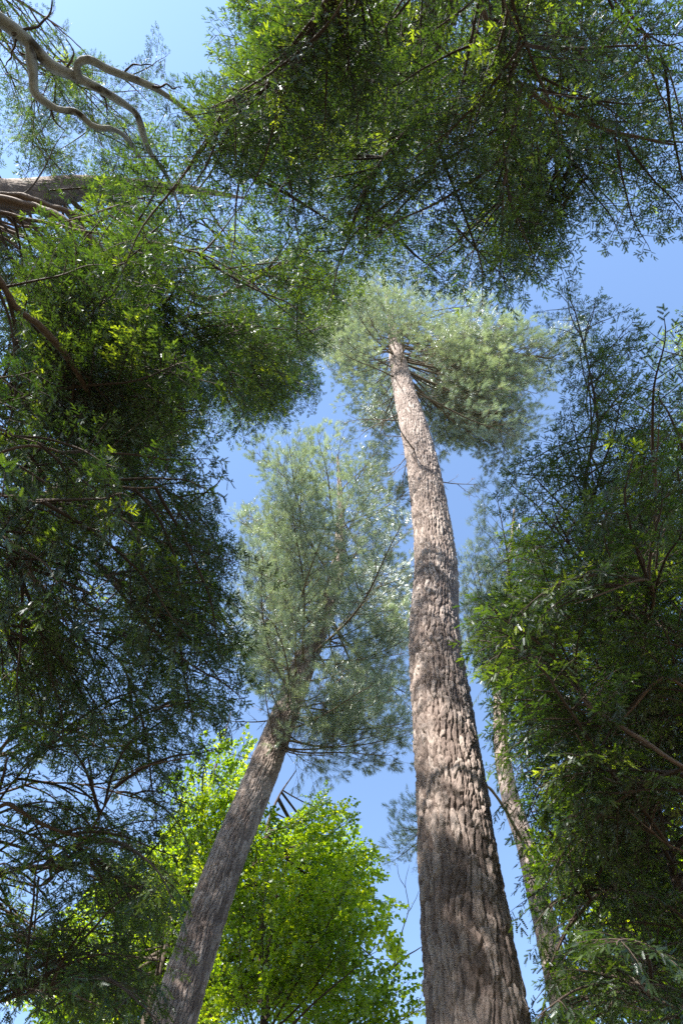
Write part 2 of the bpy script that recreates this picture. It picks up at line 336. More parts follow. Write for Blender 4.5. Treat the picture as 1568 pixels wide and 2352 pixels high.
def pine_limb(L, seed, dead=False, dens=1.0, thin=1.0):
    r = random.Random(seed); wood = MB(); leaf = MB()
    n = 16; s = np.linspace(0, 1, n); ph = r.uniform(0, 6); Zv = np.array([0, 0, 1.0])
    ax = np.stack([s * L, L * .05 * np.sin(s * 4.5 + ph) * s, L * (-0.10 * np.sin(s * np.pi) + .02 * np.sin(s * 9 + ph) * s)], 1)
    ax[:, 1:] -= ax[-1, 1:] * s[:, None]
    wood.tube(ax, thin * (0.0078 * L + 0.005) * (1 - s * .95) ** .8 + .003, 6, r.random())
    def tip_cluster(p, d, ln, tb):
        """a branchlet with several tufts"""
        m = 5; ss = np.linspace(0, 1, m); d = d / np.linalg.norm(d)
        sp = p + ss[:, None] * ln * d + (ss ** 2)[:, None] * Zv * .18 * ln
        wood.tube(sp, (0.002 + .004 * ln) * (1 - ss * .8) + .001, 3, r.random())
        e = sp[-1] - sp[-2]; needles(leaf, sp[-1], e, r, tint=tb)
        for k in range(max(2, int(ln / .13 * dens))):
            a = r.uniform(.35, .98); f = a * (m - 1); i0 = min(int(f), m - 2); pp = sp[i0] * (1 - f + i0) + sp[i0 + 1] * (f - i0)
            dd = rot_about(e / np.linalg.norm(e), rot_about(Zv, d, r.uniform(-1.3, 1.3)), r.choice((-1, 1)) * r.uniform(.5, 1.0))
            l2 = r.uniform(.08, .22); q = pp + dd * l2
            wood.tube(np.stack([pp, q]), [.0025, .0018], 3, r.random()); needles(leaf, q, dd + Zv * .15, r, tint=tb + r.uniform(-.15, .15))
    q = 0.22 if not dead else .1; sd = 1
    while q < 1:
        f = q * (n - 1); k = min(int(f), n - 2); u = f - k; p = ax[k] * (1 - u) + ax[k + 1] * u; t = ax[k + 1] - ax[k]; t /= np.linalg.norm(t)
        ln = (L * .36 * (min(1, q / .4)) * (1.05 - q) ** .7 + .15) * r.uniform(.55, 1.2)
        d = rot_about(t, rot_about(Zv, t, r.gauss(0, .5)), sd * r.uniform(.55, 1.0)); d[2] += r.uniform(-.05, .25); d /= np.linalg.norm(d)
        m = 6; ss = np.linspace(0, 1, m)
        sp = p + ss[:, None] * ln * d + (ss ** 2)[:, None] * (t * .15 * ln + Zv * .1 * ln) + np.array([[r.gauss(0, .02 * ln) * x for _ in range(3)] for x in ss])
        wood.tube(sp, (.004 + .006 * ln) * (1 - ss * .9) + .0015, 4, r.random())
        tb = r.uniform(.3, .75)
        if dead:
            for j in range(r.randint(2, 5)):
                a = r.uniform(.2, .95); pp = p + a * ln * d; dd = rot_about(d, rot_about(Zv, d, r.uniform(-1, 1)), r.choice((-1, 1)) * r.uniform(.4, 1))
                l2 = ln * r.uniform(.2, .5); wood.tube(np.stack([pp, pp + dd * l2 * .5 + Zv * .03, pp + dd * l2]), [.005, .003, .0015], 3, r.random())
        else:
            a = .3; sd2 = 1
            while a < 1:
                f = a * (m - 1); i0 = min(int(f), m - 2); pp = sp[i0] * (1 - f + i0) + sp[i0 + 1] * (f - i0)
                e = sp[i0 + 1] - sp[i0]; e /= np.linalg.norm(e)
                dd = rot_about(e, rot_about(Zv, e, r.gauss(0, .7)), sd2 * r.uniform(.5, .95)); sd2 = -sd2
                tip_cluster(pp, dd, r.uniform(.18, .42), tb); a += .21 / ln / dens * r.uniform(.7, 1.3)
            tip_cluster(sp[-2], sp[-1] - sp[-2], .3, tb)
        q += .17 / L * r.uniform(.6, 1.4) * (1 if not dead else 1.6); sd = -sd
    if not dead: tip_cluster(ax[-1] - np.array([.1, 0, 0]), ax[-1] - ax[-2], .35, .6)
    return wood.mesh('limb', MAT['dead' if dead else 'twig_pine'], True), (None if dead else leaf.mesh('needles', MAT['pine']))

def maple_branch(L, seed):
    r = random.Random(seed); wood = MB(); leaf = MB(); Zv = np.array([0, 0, 1.0])
    LP, LD, LN, LS, LT = [], [], [], [], []
    n = 10; s = np.linspace(0, 1, n); ph = r.uniform(0, 6)
    ax = np.stack([s * L, L * .05 * np.sin(s * 5 + ph) * s, -L * .06 * np.sin(s * np.pi)], 1); ax[:, 1] -= ax[-1, 1] * s
    wood.tube(ax, (.008 * L + .004) * (1 - s * .95) + .002, 5, r.random())
    def leafy(p, d, ln, tb):
        m = max(3, int(ln / .07))
        for k in range(m):
            a = (k + 1) / m; pp = p + d * ln * a - Zv * .15 * ln * a * a
            for sd in (-1, 1):
                dd = rot_about(d, Zv, sd * r.uniform(.5, 1.3)); dd[2] -= r.uniform(0, .5)
                LP.append(pp + dd * .035); LD.append(dd); LN.append(Zv + .8 * np.array([r.gauss(0, 1), r.gauss(0, 1), 0])); LS.append(r.uniform(.06, .11)); LT.append(min(1, max(0, tb + r.uniform(-.2, .2))))
    q = .2; sd = 1
    while q < 1:
        f = q * (n - 1); k = min(int(f), n - 2); u = f - k; p = ax[k] * (1 - u) + ax[k + 1] * u; t = ax[k + 1] - ax[k]; t /= np.linalg.norm(t)
        ln = (L * .42 * min(1, q / .4) * (1.05 - q) ** .8 + .12) * r.uniform(.6, 1.2)
        d = rot_about(t, rot_about(Zv, t, r.gauss(0, .35)), sd * r.uniform(.6, 1.0)); d[2] += r.uniform(-.1, .2); d /= np.linalg.norm(d)
        wood.tube(np.stack([p, p + d * ln * .5 + Zv * .02, p + d * ln]), [.006, .004, .0015], 3, r.random())
        tb = r.uniform(.2, .8); a = .25; sd2 = 1
        while a < 1:
            dd = rot_about(d, Zv, sd2 * r.uniform(.5, .9)); dd[2] += r.gauss(0, .15)
            leafy(p + d * ln * a, dd, min(.35, .1 + ln * .35 * (1.1 - a)), tb); a += .13 / ln * r.uniform(.7, 1.3); sd2 = -sd2
        leafy(p + d * ln * .85, d, .2, tb); q += .13 / L * r.uniform(.6, 1.4); sd = -sd
    P = np.array(LP); D = np.array(LD); D /= np.linalg.norm(D, axis=1)[:, None]; Nn = np.array(LN); S = np.cross(Nn, D); S /= np.linalg.norm(S, axis=1)[:, None]; U = np.cross(D, S); Ls = np.array(LS)[:, None]
    shape = [(0, 0, 0), (.12, .33, .03), (.42, .5, -.03), (.55, .22, .05), (1.0, 0, -.12), (.55, -.22, .05), (.42, -.5, -.03), (.12, -.33, .03)]
    V = np.stack([P + Ls * (a * D + b * S + c * U) for a, b, c in shape], 1)
    T = np.array([[0, 1, 3], [1, 2, 3], [0, 3, 5], [3, 4, 5], [0, 5, 7], [5, 6, 7]])
    leaf.add(V.reshape(-1, 3), (np.arange(len(P))[:, None, None] * 8 + T[None]).reshape(-1, 3), np.repeat(np.array(LT), 8))
    return wood.mesh('branch', MAT['twig'], True), leaf.mesh('leaves', MAT['maple'])

# ------------------------------------------------------------------ a library of boughs, shared by the trees
LIB = {}
LIB['hem'] = [(L, *hemlock_bough(L, 100 + k, sp, fr)) for k, (L, sp, fr) in enumerate([(1.1, 1, .15), (1.1, 1, .1), (1.7, 1, .15), (1.7, 1.05, .1), (2.4, 1, .12), (2.4, 1.05, .2), (2.4, 1, .1), (3.2, 1.0, .12), (3.2, 1.1, .18), (3.2, 1.05, .1), (4.2, 1.15, .12), (4.2, 1.1, .15)])]
LIB['fresh'] = [(L, *hemlock_bough(L, 150 + k, 1.0, .75, .08)) for k, L in enumerate([1.1, 1.7, 2.4, 3.2])]
LIB['lace'] = [(L, *hemlock_bough(L, 170 + k, 1.15, .08, .06, .42)) for k, L in enumerate([1.0, 1.6, 2.2, 3.0])]
LIB['pine'] = [(L, *pine_limb(L, 200 + k)) for k, L in enumerate([1.5, 1.5, 2.4, 2.4, 3.4, 3.4, 4.8, 4.8])]
LIB['deadpine'] = [(L, *pine_limb(L, 240 + k, True)) for k, L in enumerate([0.8, 1.4, 2.2])]
LIB['maple'] = [(L, *maple_branch(L, 300 + k)) for k, L in enumerate([1.2, 1.2, 2.0, 2.0, 2.9, 2.9])]

def place(tree, kind, start, tip, roll=0.0, part='bough', leafname='needles', base=None):
    """one bough of a tree from start to tip (world points)"""
    start = np.asarray(start, float); tip = np.asarray(tip, float); d = tip - start; L = float(np.linalg.norm(d))
    c = sorted(LIB[kind], key=lambda e: abs(math.log(e[0] / L))); best = [e for e in c if abs(math.log(e[0] / L)) < abs(math.log(c[0][0] / L)) + .12]
    Lv, wood, leaf = rnd.choice(best)
    x = Vector(d / L); y = Vector((0, 0, 1)).cross(x)
    if y.length < .15: y = Vector((1, 0, 0)).cross(x)
    y.normalize(); z = x.cross(y)
    m = Matrix((x, y, z)).transposed().to_4x4() @ Matrix.Rotation(roll, 4, 'X')
    k = L / Lv; fl = rnd.choice((-1, 1))
    m = m @ Matrix.Diagonal((k, k * fl, k, 1))
    m.translation = Vector(start) - tree.location
    o = obj(part, wood, tree, m)
    if leaf: obj(leafname, leaf, o, None, 'stuff')
    return o

class Tree:
    def __init__(s, root, P, cut=0):
        s.root = root; s.P = np.asarray(P, float)     # world x y z r
        s.zs = s.P[:, 2]; s.limbs = []
    def at(s, z):
        return np.array([np.interp(z, s.zs, s.P[:, k]) for k in range(3)])
    def r(s, z): return float(np.interp(z, s.zs, s.P[:, 3]))
def local(P, root):
    P = np.array(P, float); P[:, :3] -= np.array(root.location); return P

def footprint(a, b, w=.3):
    d = b - a; L = np.linalg.norm(d); sd = np.cross([0, 0, 1.0], d); sd /= np.linalg.norm(sd) + 1e-9
    pts = []
    for q in (.3, .5, .7, .9, 1.03):
        p = a + d * q + np.array([0, 0, .1 * L * 4 * q * (1 - q)]); ww = w * L * (min(1, q / .35)) * max(0, 1 - max(0, q - .35) / .65) ** .7
        pts += [p, p + sd * ww + d * .08, p - sd * ww + d * .08]
    return np.array(pts)

def shades(a, b):
    """would a bough keep the sun off the bright length of the tall pine's trunk?"""
    P = footprint(a, b, .33); s = np.array(to_sun)
    for p in P:
        z = p[2]
        for _ in range(2):
            c = A.at(z); t = float((p[:2] - c[:2]) @ s[:2] / (s[:2] @ s[:2])); z = p[2] - t * s[2]
        c = A.at(z)
        if t > .3 and 7.6 < z < 30 and np.linalg.norm(p[:2] - t * s[:2] - c[:2]) < .75: return True
    return False
def shade_fill(tree, target, h0, h1, n, Lmax, kind='hem', tol=.14):
    """boughs of a tree that stand between the sun and a length of another tree's trunk"""
    s = np.array(to_sun); made = 0
    for _ in range(n * 30):
        if made >= n: break
        c = target.at(rnd.uniform(h0, h1)); t = float((tree.P[0][:2] - c[:2]) @ s[:2] / (s[:2] @ s[:2])) + rnd.uniform(-2.5, 1.5)
        p = c + s * t + np.array([rnd.gauss(0, .3), rnd.gauss(0, .3), 0]); z0 = p[2] + rnd.uniform(-.3, .8)
        if t < 1 or z0 > tree.zs[-1] - .2 or z0 < 2: continue
        S = tree.at(z0); d = p - S; L = np.linalg.norm(d)
        if L > Lmax or L < .7: continue
        T = S + d * (1 + .7 / L); x, y = proj(footprint(S, T))
        if in_poly(x, y, CLEAR).mean() > tol or any(in_poly(x, y, q).mean() > .02 for q in SKYTL + (TRK, BEE)) or (shades(S, T) and rnd.random() > .2): continue
        place(tree.root, kind, S, T, rnd.gauss(0, .25)); made += 1
    print('shade', tree.root['label'][:30], made, '/', n)
def around(tree, kind, n, z0, z1, L0, L1, avoid=None):
    """boughs on all sides of a tree, also where the picture does not look"""
    av = (CLEAR, TRK, BEE) + SKYTL if avoid is None else avoid
    for q in range(n):
        z = z0 + (z1 - z0) * (q + rnd.random()) / n; L = (L0 + (L1 - L0) * (z1 - z) / (z1 - z0)) * rnd.uniform(.75, 1.1); b = q * 2.4 + rnd.uniform(-.4, .4); S = tree.at(z)
        T = S + L * np.array([math.cos(b), math.sin(b), rnd.uniform(-.2, .12)])
        x, y = proj(footprint(S, T))
        if any(in_poly(x, y, a).mean() > .1 for a in av) or (shades(S, T) and rnd.random() > .1): continue
        place(tree.root, kind, S, T, rnd.gauss(0, .3))

# open air between the near crowns: the two pines, the sky beside them and the maple show through it
CLEAR = [(850, 690), (790, 800), (775, 900), (710, 960), (600, 1010), (560, 1100), (560, 1250), (595, 1400), (595, 1560), (600, 1640), (560, 1690), (490, 1800), (460, 1950), (440, 2100), (380, 2352), (1215, 2352), (1180, 1990), (1100, 1800), (1070, 1600), (1045, 1500), (1055, 1360), (1180, 1345), (1275, 1270), (1265, 1100), (1180, 1010), (1250, 930), (1285, 850), (1285, 690), (1395, 590), (1450, 560), (1600, 480), (1600, 460), (1480, 530), (1400, 570), (1300, 620), (1250, 690), (1165, 745), (1080, 730), (1000, 740), (930, 650)]
TRK = [(-20, 388), (205, 398), (200, 485), (-20, 522)]          # the bare bole of the large hemlock
BEE = [(-20, 20), (60, 60), (200, 120), (420, 235), (400, 260), (335, 310), (240, 305), (60, 250), (-20, 120)]   # the beech limb stays in view
SKYTL = [(130, -20), (235, -20), (250, 60), (230, 110), (150, 60)], [(290, -20), (440, -20), (450, 60), (440, 150), (400, 110), (310, 40)]
def auto_limbs(tree, region, ranges, n, zlim, Lmax, rad=.04, avoid=None, mat='bark_hem', rise=.12):
    """crooked main limbs from the trunk into a region of the air"""
    xs = [p[0] for p in region]; ys = [p[1] for p in region]; made = 0; tips = []
    avoid = (CLEAR, TRK, BEE) if avoid is None else avoid
    for k in range(3000):
        if made >= n: break
        px = rnd.uniform(min(xs), max(xs)); py = rnd.uniform(min(ys), max(ys))
        if not in_poly([px], [py], region)[0]: continue
        T = at_range(px, py, rnd.uniform(*ranges)); hd = math.hypot(*(tree.at(T[2])[:2] - T[:2]))
        z0 = T[2] + rnd.uniform(-.25, .2) * hd
        if not zlim[0] <= z0 <= zlim[1]: continue
        S = tree.at(z0); L = np.linalg.norm(T - S)
        if L > Lmax or L < 1.0 or any(np.linalg.norm(T - q) < .8 for q in tips): continue
        sd = np.cross([0, 0, 1.0], T - S)
        w = [rnd.gauss(0, .07) for _ in range(6)]
        P = [S] + [S + (T - S) * q + sd * w[i] + np.array([0, 0, L * (rise * 4 * q * (1 - q) + w[i + 3] * .6)]) for i, q in enumerate((.28, .55, .8))] + [T]
        x, y = proj(np.array(P[1:]))
        if any(in_poly(x, y, a).any() for a in avoid): continue
        e = (P[4] - P[3]) / np.linalg.norm(P[4] - P[3]); ok = False
        for rr in (1.0, .7, .45, .25):
            S_ = P[3]; T_ = T + e * rr; x, y = proj(footprint(S_, T_))
            if not any(in_poly(x, y, a).mean() > .06 for a in avoid) and not (shades(S_, T_) and rnd.random() > .25): ok = True; break
        if not ok: continue
        tips.append(T); o, C = limb(tree, P, rad * (.3 + .10 * L), .006, seed=rnd.randint(0, 9999), join=False, k=7, mat=mat); made += 1
        place(tree.root, 'hem', C[int(len(C) * .78)], T_, rnd.gauss(0, .3))

def fill(tree, kind, region, ranges, count, zlim, Lmax, avoid=None, tol=.14, sag=(-.05, .3), Lmin=.8, part='bough', leafname='needles', roll=.35, tries=9000, spread=0.0, mix=None, onlimb=True, Lb=2.3, clump=(.7, .04)):
    """grow boughs of a tree into a region of the air; boughs that would close the open air are left out"""
    xs = [p[0] for p in region]; ys = [p[1] for p in region]; avoid = (CLEAR, TRK, BEE) if avoid is None else avoid; made = 0; tips = []; seed0 = rnd.uniform(0, 50)
    LPts = np.concatenate([S[len(S) // 5:-1] for S in tree.limbs]) if tree.limbs and onlimb else None
    if LPts is not None: LTan = np.concatenate([np.diff(S, axis=0)[len(S) // 5:] for S in tree.limbs]); LTan /= np.linalg.norm(LTan, axis=1)[:, None]
    for _ in range(tries):
        if made >= count: break
        px = rnd.uniform(min(xs), max(xs)); py = rnd.uniform(min(ys), max(ys))
        if not in_poly([px], [py], region)[0]: continue
        T = at_range(px, py, rnd.uniform(*ranges)); S = None
        if mnoise.noise(Vector(T) * clump[0] + Vector((seed0, 0, 0))) < clump[1]: continue
        if LPts is not None:
            dv = T - LPts; dl = np.linalg.norm(dv, axis=1)
            ok = np.nonzero((dl > Lmin) & (dl < Lb) & ((dv * LTan).sum(1) > .25 * dl) & (np.abs(dv[:, 2]) < .55 * dl))[0]
            if len(ok): S = LPts[ok[np.argsort(dl[ok])[int(rnd.random() * min(len(ok), 12))]]]
        if S is None:
            z0 = T[2] + rnd.uniform(*sag) * Lmax
            if not zlim[0] <= z0 <= zlim[1]: continue
            S = tree.at(z0); L = np.linalg.norm(T - S)
            if L > (Lmax if LPts is None else min(Lmax, Lb * 1.3)) or L < Lmin or abs(T[2] - S[2]) > .75 * L: continue
        tk = rnd.choice((.4, .7, 1, 1.4, 1.9))
        if spread and any(np.linalg.norm(T - q) < spread for q in tips): continue
        x, y = proj(footprint(S, T))
        if any(in_poly(x, y, a).mean() > tol * tk for a in avoid): continue
        if tree.root.name.startswith('hemlock') and shades(S, T) and rnd.random() > .22: continue
        tips.append(T)
        place(tree.root, (mix and rnd.random() < mix[1] and mix[0]) or kind, S, T, rnd.gauss(0, roll), part, leafname); made += 1
    print('fill', tree.root.name, tree.root['label'][:30], made, '/', count)

def limb(tree, pts, r0, r1, name='limb', mat='bark_hem', k=8, seed=0, join=True, rough=0.0):
    """a big limb of its own shape: world points from the trunk outwards"""
    P = [np.asarray(p, float) for p in pts]
    if join:
        a = P[0]; z0 = a[2] - .15 * math.hypot(*(tree.at(a[2])[:2] - a[:2])); P = [tree.at(z0)] + P
    n = max(24, int(sum(np.linalg.norm(P[i + 1] - P[i]) for i in range(len(P) - 1)) / .06))
    S = spline(np.array(P), n); s = np.linspace(0, 1, n); r = random.Random(seed)
    wob = np.stack([np.interp(s, np.linspace(0, 1, n // 4 + 2), [r.gauss(0, 1) for _ in range(n // 4 + 2)]) for _ in range(3)], 1)
    S = S + wob * (.018 if rough else .012) * (s * (1 - s) * 4)[:, None]
    R = (r0 * (1 - s) + r1 * s) * (1 + .10 * np.interp(s, np.linspace(0, 1, n // 3 + 2), [r.gauss(0, 1) for _ in range(n // 3 + 2)]))
    R[-3:] *= [.9, .7, .2]
    b = MB(); b.tube(S - np.array(tree.root.location), R, k, .5)
    if rough:                                          # knots, wrinkles and dark scars
        V = b.v[0]; ct = np.repeat(S - np.array(tree.root.location), k, 0); rv = V - ct
        n3 = np.array([mnoise.noise(Vector(v) * 7.0) * .6 + mnoise.noise(Vector(v) * 19.0) * .4 for v in V])
        n4 = np.array([mnoise.noise(Vector(v) * 4.2 + Vector((9, 3, 1))) + .5 * mnoise.noise(Vector(v) * 26.0) for v in V])
        b.v[0] = ct + rv * (1 + rough * n3)[:, None]; b.t[0] = np.clip(.62 + .9 * n3 - 1.6 * np.clip(n4 - .12, 0, 1), -.4, 1)
    tree.limbs.append(S)
    return obj(name, b.mesh(name, MAT[mat], True), tree.root), S

def side_boughs(tree, S, kind, n, Lr, q0=.3, down=.15, avoid=None, tol=.1, mix=None, part='bough', leafname='needles'):
    """boughs along a big limb"""
    avoid = (CLEAR, TRK) if avoid is None else avoid
    made = 0; e = S[-1] - S[-5]; place(tree.root, kind, S[int(len(S) * .82)], S[-1] + e / np.linalg.norm(e) * .6 * Lr[0] - np.array([0, 0, .1]), 0, part, leafname)
    for k in range(n * 4):
        if made >= n: break
        q = rnd.uniform(q0, 1); i = int(q * (len(S) - 2)); p = S[i]; t = S[i + 1] - S[i]; t /= np.linalg.norm(t)
        a = rnd.choice((-1, 1)) * rnd.uniform(.4, 1.1); d = np.array(Matrix.Rotation(a, 3, 'Z') @ Vector(t)); d[2] = d[2] * .5 - down + rnd.gauss(0, .12); d /= np.linalg.norm(d)
        L = rnd.uniform(*Lr) * (1.15 - .5 * q); T = p + d * L
        x, y = proj(footprint(p, T))
        if any(in_poly(x, y, a_).mean() > tol for a_ in avoid): continue
        if tree.root.name.startswith('hemlock') and shades(p, T) and rnd.random() > .2: continue
        place(tree.root, (mix and rnd.random() < mix[1] and mix[0]) or kind, p, T, rnd.gauss(0, .35), part, leafname); made += 1

def rows_for(P, steps):
    """row positions along the trunk: (height limit, spacing) pairs"""
    L = np.concatenate([[0], np.cumsum(np.linalg.norm(np.diff(np.asarray(P)[:, :3], axis=0), axis=1))])
    out = []; t = 0
    for lim, st in steps:
        e = min(lim, L[-1])
        while t < e: out.append(t); t += st
    out.append(L[-1]); return np.array(out)

# ================================================================== the tall pine (right)
def path_from_pixels(pix):   # (px, py, horizontal distance, radius)
    return [np.append(at_hdist(a, b, h), r) for a, b, h, r in pix]
pA = path_from_pixels([(1098, 2352, 6.60, .44), (1054, 2000, 6.60, .43), (1036, 1800, 6.55, .425), (1012, 1600, 6.50, .42), (998, 1450, 6.40, .41), (1000, 1300, 6.25, .415), (977, 1100, 5.75, .40), (955, 1000, 5.35, .385), (928, 900, 4.95, .355), (908, 800, 4.5, .29), (897, 735, 4.15, .18), (888, 690, 3.75, .10), (882, 655, 3.35, .05)])
b0 = pA[0]; pA = [np.array([b0[0] + .05, b0[1] + .12, -.15, .50]), np.array([b0[0] + .03, b0[1] + .06, 2.2, .455])] + pA
tA = thing('pine_tree', 'tall pine with thick sunlit plated trunk rising beside the hemlock sapling', 'tree', (pA[0][0], pA[0][1], 0))
A = Tree(tA, pA)
obj('trunk', trunk_mesh('trunk', local(pA, tA), MAT['bark_pine'], 300, rows_for(pA, [(3.8, .08), (14, .018), (24, .03), (60, .06)]), (.075, .27), .052, .06, 3), tA)

# ================================================================== the second pine (left)
pB = path_from_pixels([(395, 2352, 12.6, .375), (511, 2000, 12.4, .37), (592, 1800, 12.2, .365), (670, 1600, 11.9, .34), (717, 1480, 11.6, .32), (750, 1400, 11.4, .30), (768, 1340, 11.2, .27), (778, 1280, 11.0, .23), (782, 1200, 10.7, .17), (780, 1120, 10.4, .10), (775, 1050, 10.1, .05)])
b0 = pB[0]; pB = [np.array([b0[0] - .25, b0[1] - .1, -.15, .46]), np.array([b0[0] - .12, b0[1] - .05, 3, .40])] + pB
tB = thing('pine_tree', 'slimmer leaning pine in shade with full grey green crown behind the maple', 'tree', (pB[0][0], pB[0][1], 0))
B = Tree(tB, pB)
obj('trunk', trunk_mesh('trunk', local(pB, tB), MAT['bark_pine'], 170, rows_for(pB, [(5, .1), (24, .03), (60, .08)]), (.075, .25), .038, .05, 8), tB)

# ================================================================== third pine, behind
pC = path_from_pixels([(1212, 1957, 18, .30), (1170, 1827, 17.8, .29), (1150, 1700, 17.6, .27), (1150, 1550, 17.3, .24), (1160, 1400, 17, .18), (1172, 1280, 16.6, .11), (1180, 1170, 16.2, .05)])
b0 = pC[0]; pC = [np.array([b0[0] + .2, b0[1] + .3, -.15, .40])] + pC
tC = thing('pine_tree', 'thin pine trunk with pale tufted top behind the thick pine and the hemlock thicket', 'tree', (pC[0][0], pC[0][1], 0))
Cc = Tree(tC, pC)
obj('trunk', trunk_mesh('trunk', local(pC, tC), MAT['bark_pine'], 60, rows_for(pC, [(8, .2), (24, .06), (60, .12)]), (.085, .25), .024, .04, 12), tC)

SKYR = [(1000, 930), (1050, 890), (1095, 1010), (1105, 1080), (1055, 1220), (1040, 1150)]
def pine_crown(tree, tips, extra, region, ranges, zlim, Lmax, avoid=(), dead=(), spread=.5):
    for px, py, r in tips:
        T = at_range(px, py, r); hd = math.hypot(*(tree.at(T[2])[:2] - T[:2]))
        S = tree.at(min(zlim[1], max(zlim[0], T[2] + rnd.uniform(-.02, .18) * hd)))
        place(tree.root, 'pine', S, T, rnd.gauss(0, .3), 'limb')
    fill(tree, 'pine', region, ranges, extra, zlim, Lmax, avoid, .12, (-.12, .15), .9, 'limb', 'needles', .4, 6000, spread, clump=(.5, -.02))
    for z in dead:
        a = rnd.uniform(0, 6.28); S = tree.at(z); L = rnd.uniform(.7, 2.2)
        place(tree.root, 'deadpine', S, S + L * np.array([math.cos(a), math.sin(a), rnd.uniform(-.15, .3)]), rnd.uniform(-.5, .5), 'dead_limb')

SKYM = [(560, 1620), (625, 1640), (690, 1700), (790, 1745), (890, 1770), (965, 1840), (965, 1880), (870, 1880), (740, 1745), (640, 1740)]
regA = [(700, 720), (780, 640), (860, 590), (960, 600), (1090, 680), (1180, 740), (1285, 810), (1240, 880), (1225, 990), (1130, 1040), (1095, 960), (1030, 860), (1000, 980), (985, 1060), (900, 1060), (860, 980), (800, 900), (730, 820)]
pine_crown(A, [(1275, 822, 31), (1225, 985, 28), (1150, 1035, 27.5), (1235, 905, 29), (1180, 750, 33), (1120, 900, 29), (1090, 700, 34), (760, 735, 32), (720, 745, 31), (1010, 1040, 27), (870, 1040, 26), (790, 830, 30), (1060, 820, 30), (1190, 940, 28), (1160, 980, 27.5), (1130, 860, 29), (1210, 860, 30), (1080, 780, 31), (1100, 950, 27.5), (1240, 830, 31), (1140, 790, 32), (960, 640, 36), (860, 620, 37), (930, 600, 38), (800, 690, 35), (900, 700, 31), (850, 700, 32), (940, 690, 32), (905, 655, 34), (875, 680, 33), (960, 730, 31), (760, 850, 29), (800, 930, 27.5), (830, 960, 26.8), (860, 1000, 26.2), (740, 790, 31), (700, 800, 30), (780, 880, 28.5), (1200, 1000, 27.5), (1170, 900, 29), (1090, 1010, 27), (1060, 910, 28), (1030, 1000, 27.2)], 30, regA, (24, 39), (21, 41), 6.5, (SKYR,), [18, 19, 20, 20.5, 21, 22, 22.5, 23, 23.5, 24, 24.5, 25, 26, 27, 28], .45)
for pl in ([(935, 757, 32), (1040, 825, 30.5), (1110, 935, 29), (1160, 1030, 28)], [(940, 742, 33), (1020, 760, 32.5), (1110, 795, 32), (1200, 815, 31.5), (1270, 825, 31)], [(930, 770, 31.5), (1010, 860, 29.5), (1040, 960, 28)], [(860, 742, 33), (800, 738, 32.5), (730, 735, 32)]):
    _, S = limb(A, [at_range(*q) for q in pl], .09, .015, 'limb', 'twig_pine', 8, rnd.randint(0, 99))
    side_boughs(A, S, 'pine', 14, (1.4, 3.0), .3, -.05, (), .2, part='limb')
regB = [(560, 1020), (640, 1000), (700, 1005), (790, 980), (880, 1000), (950, 1080), (960, 1500), (965, 1760), (900, 1740), (780, 1735), (690, 1690), (630, 1610), (560, 1530), (530, 1400), (545, 1200)]
pine_crown(B, [(760, 1735, 17), (900, 1735, 17.5), (960, 1650, 18), (690, 1660, 17), (640, 1600, 18), (930, 1500, 20), (560, 1380, 20), (560, 1200, 24), (590, 1040, 27), (690, 1005, 28), (790, 990, 28), (880, 1020, 28), (940, 1130, 26), (950, 1300, 23), (600, 1500, 19), (720, 1290, 22), (850, 1300, 22), (800, 1420, 20), (900, 1400, 20), (640, 1330, 21)], 66, regB, (16.5, 29), (15, 29), 5.2, ([(690, 1520), (735, 1400), (760, 1290), (800, 1290), (790, 1400), (755, 1520)],), [13.5, 14.5, 15, 15.5, 16, 16.3, 16.6, 17, 17.4, 18, 18.4, 18.8, 19.2, 20, 21], .4)
regC = [(1060, 1290), (1110, 1200), (1130, 1120), (1200, 1110), (1290, 1180), (1310, 1400), (1240, 1500), (1070, 1430)]
pine_crown(Cc, [(935, 1880, 22), (915, 1950, 21), (960, 2030, 20), (1290, 1250, 26), (1080, 1300, 26), (1140, 1130, 28)], 34, regC, (22, 30), (13, 28), 4.6, (SKYR,), [14, 16], .5)

# its three lowest limbs give way to one long forked limb reaching behind the tall pine
for o in [c for c in bpy.data.objects if c.parent == tC and c.name.startswith('limb')][:3]:
    for c in [k for k in bpy.data.objects if k.parent == o]: bpy.data.objects.remove(c)
    bpy.data.objects.remove(o)
_st = rnd.getstate()
_, S = limb(Cc, [at_range(1110, 1800, 22.6), at_range(1040, 1850, 22.2), at_range(985, 1890, 21.9), at_range(945, 1930, 21.6)], .06, .012, 'limb', 'twig_pine', 7, 61)
side_boughs(Cc, S, 'pine', 9, (1.0, 1.9), .55, .05, ([(1090, 1780), (1200, 1780), (1250, 2000), (1150, 2000)],), .2, part='limb')
rnd.setstate(_st)

# ================================================================== hemlocks
def hemlock(label, base, H, r0, lean=(0, 0), nu=48, name='hemlock_tree', pts=None):
    if pts is None:
        pts = [np.array([base[0] + lean[0] * q * q, base[1] + lean[1] * q * q, -.15 + (H + .15) * q, max(.012, r0 * (1 - q) ** .85)]) for q in np.linspace(0, 1, 9)]
    t = thing(name, label, 'tree', (pts[0][0], pts[0][1], 0)); tr = Tree(t, pts)
    obj('trunk', trunk_mesh('trunk', local(pts, t), MAT['bark_hem' if r0 > .06 else 'twig'], nu, rows_for(pts, [(100, .06 if nu > 40 else .12)]), (.06, .16), .02 if r0 > .15 else .006, .05, rnd.randint(1, 99)), t)
    return tr

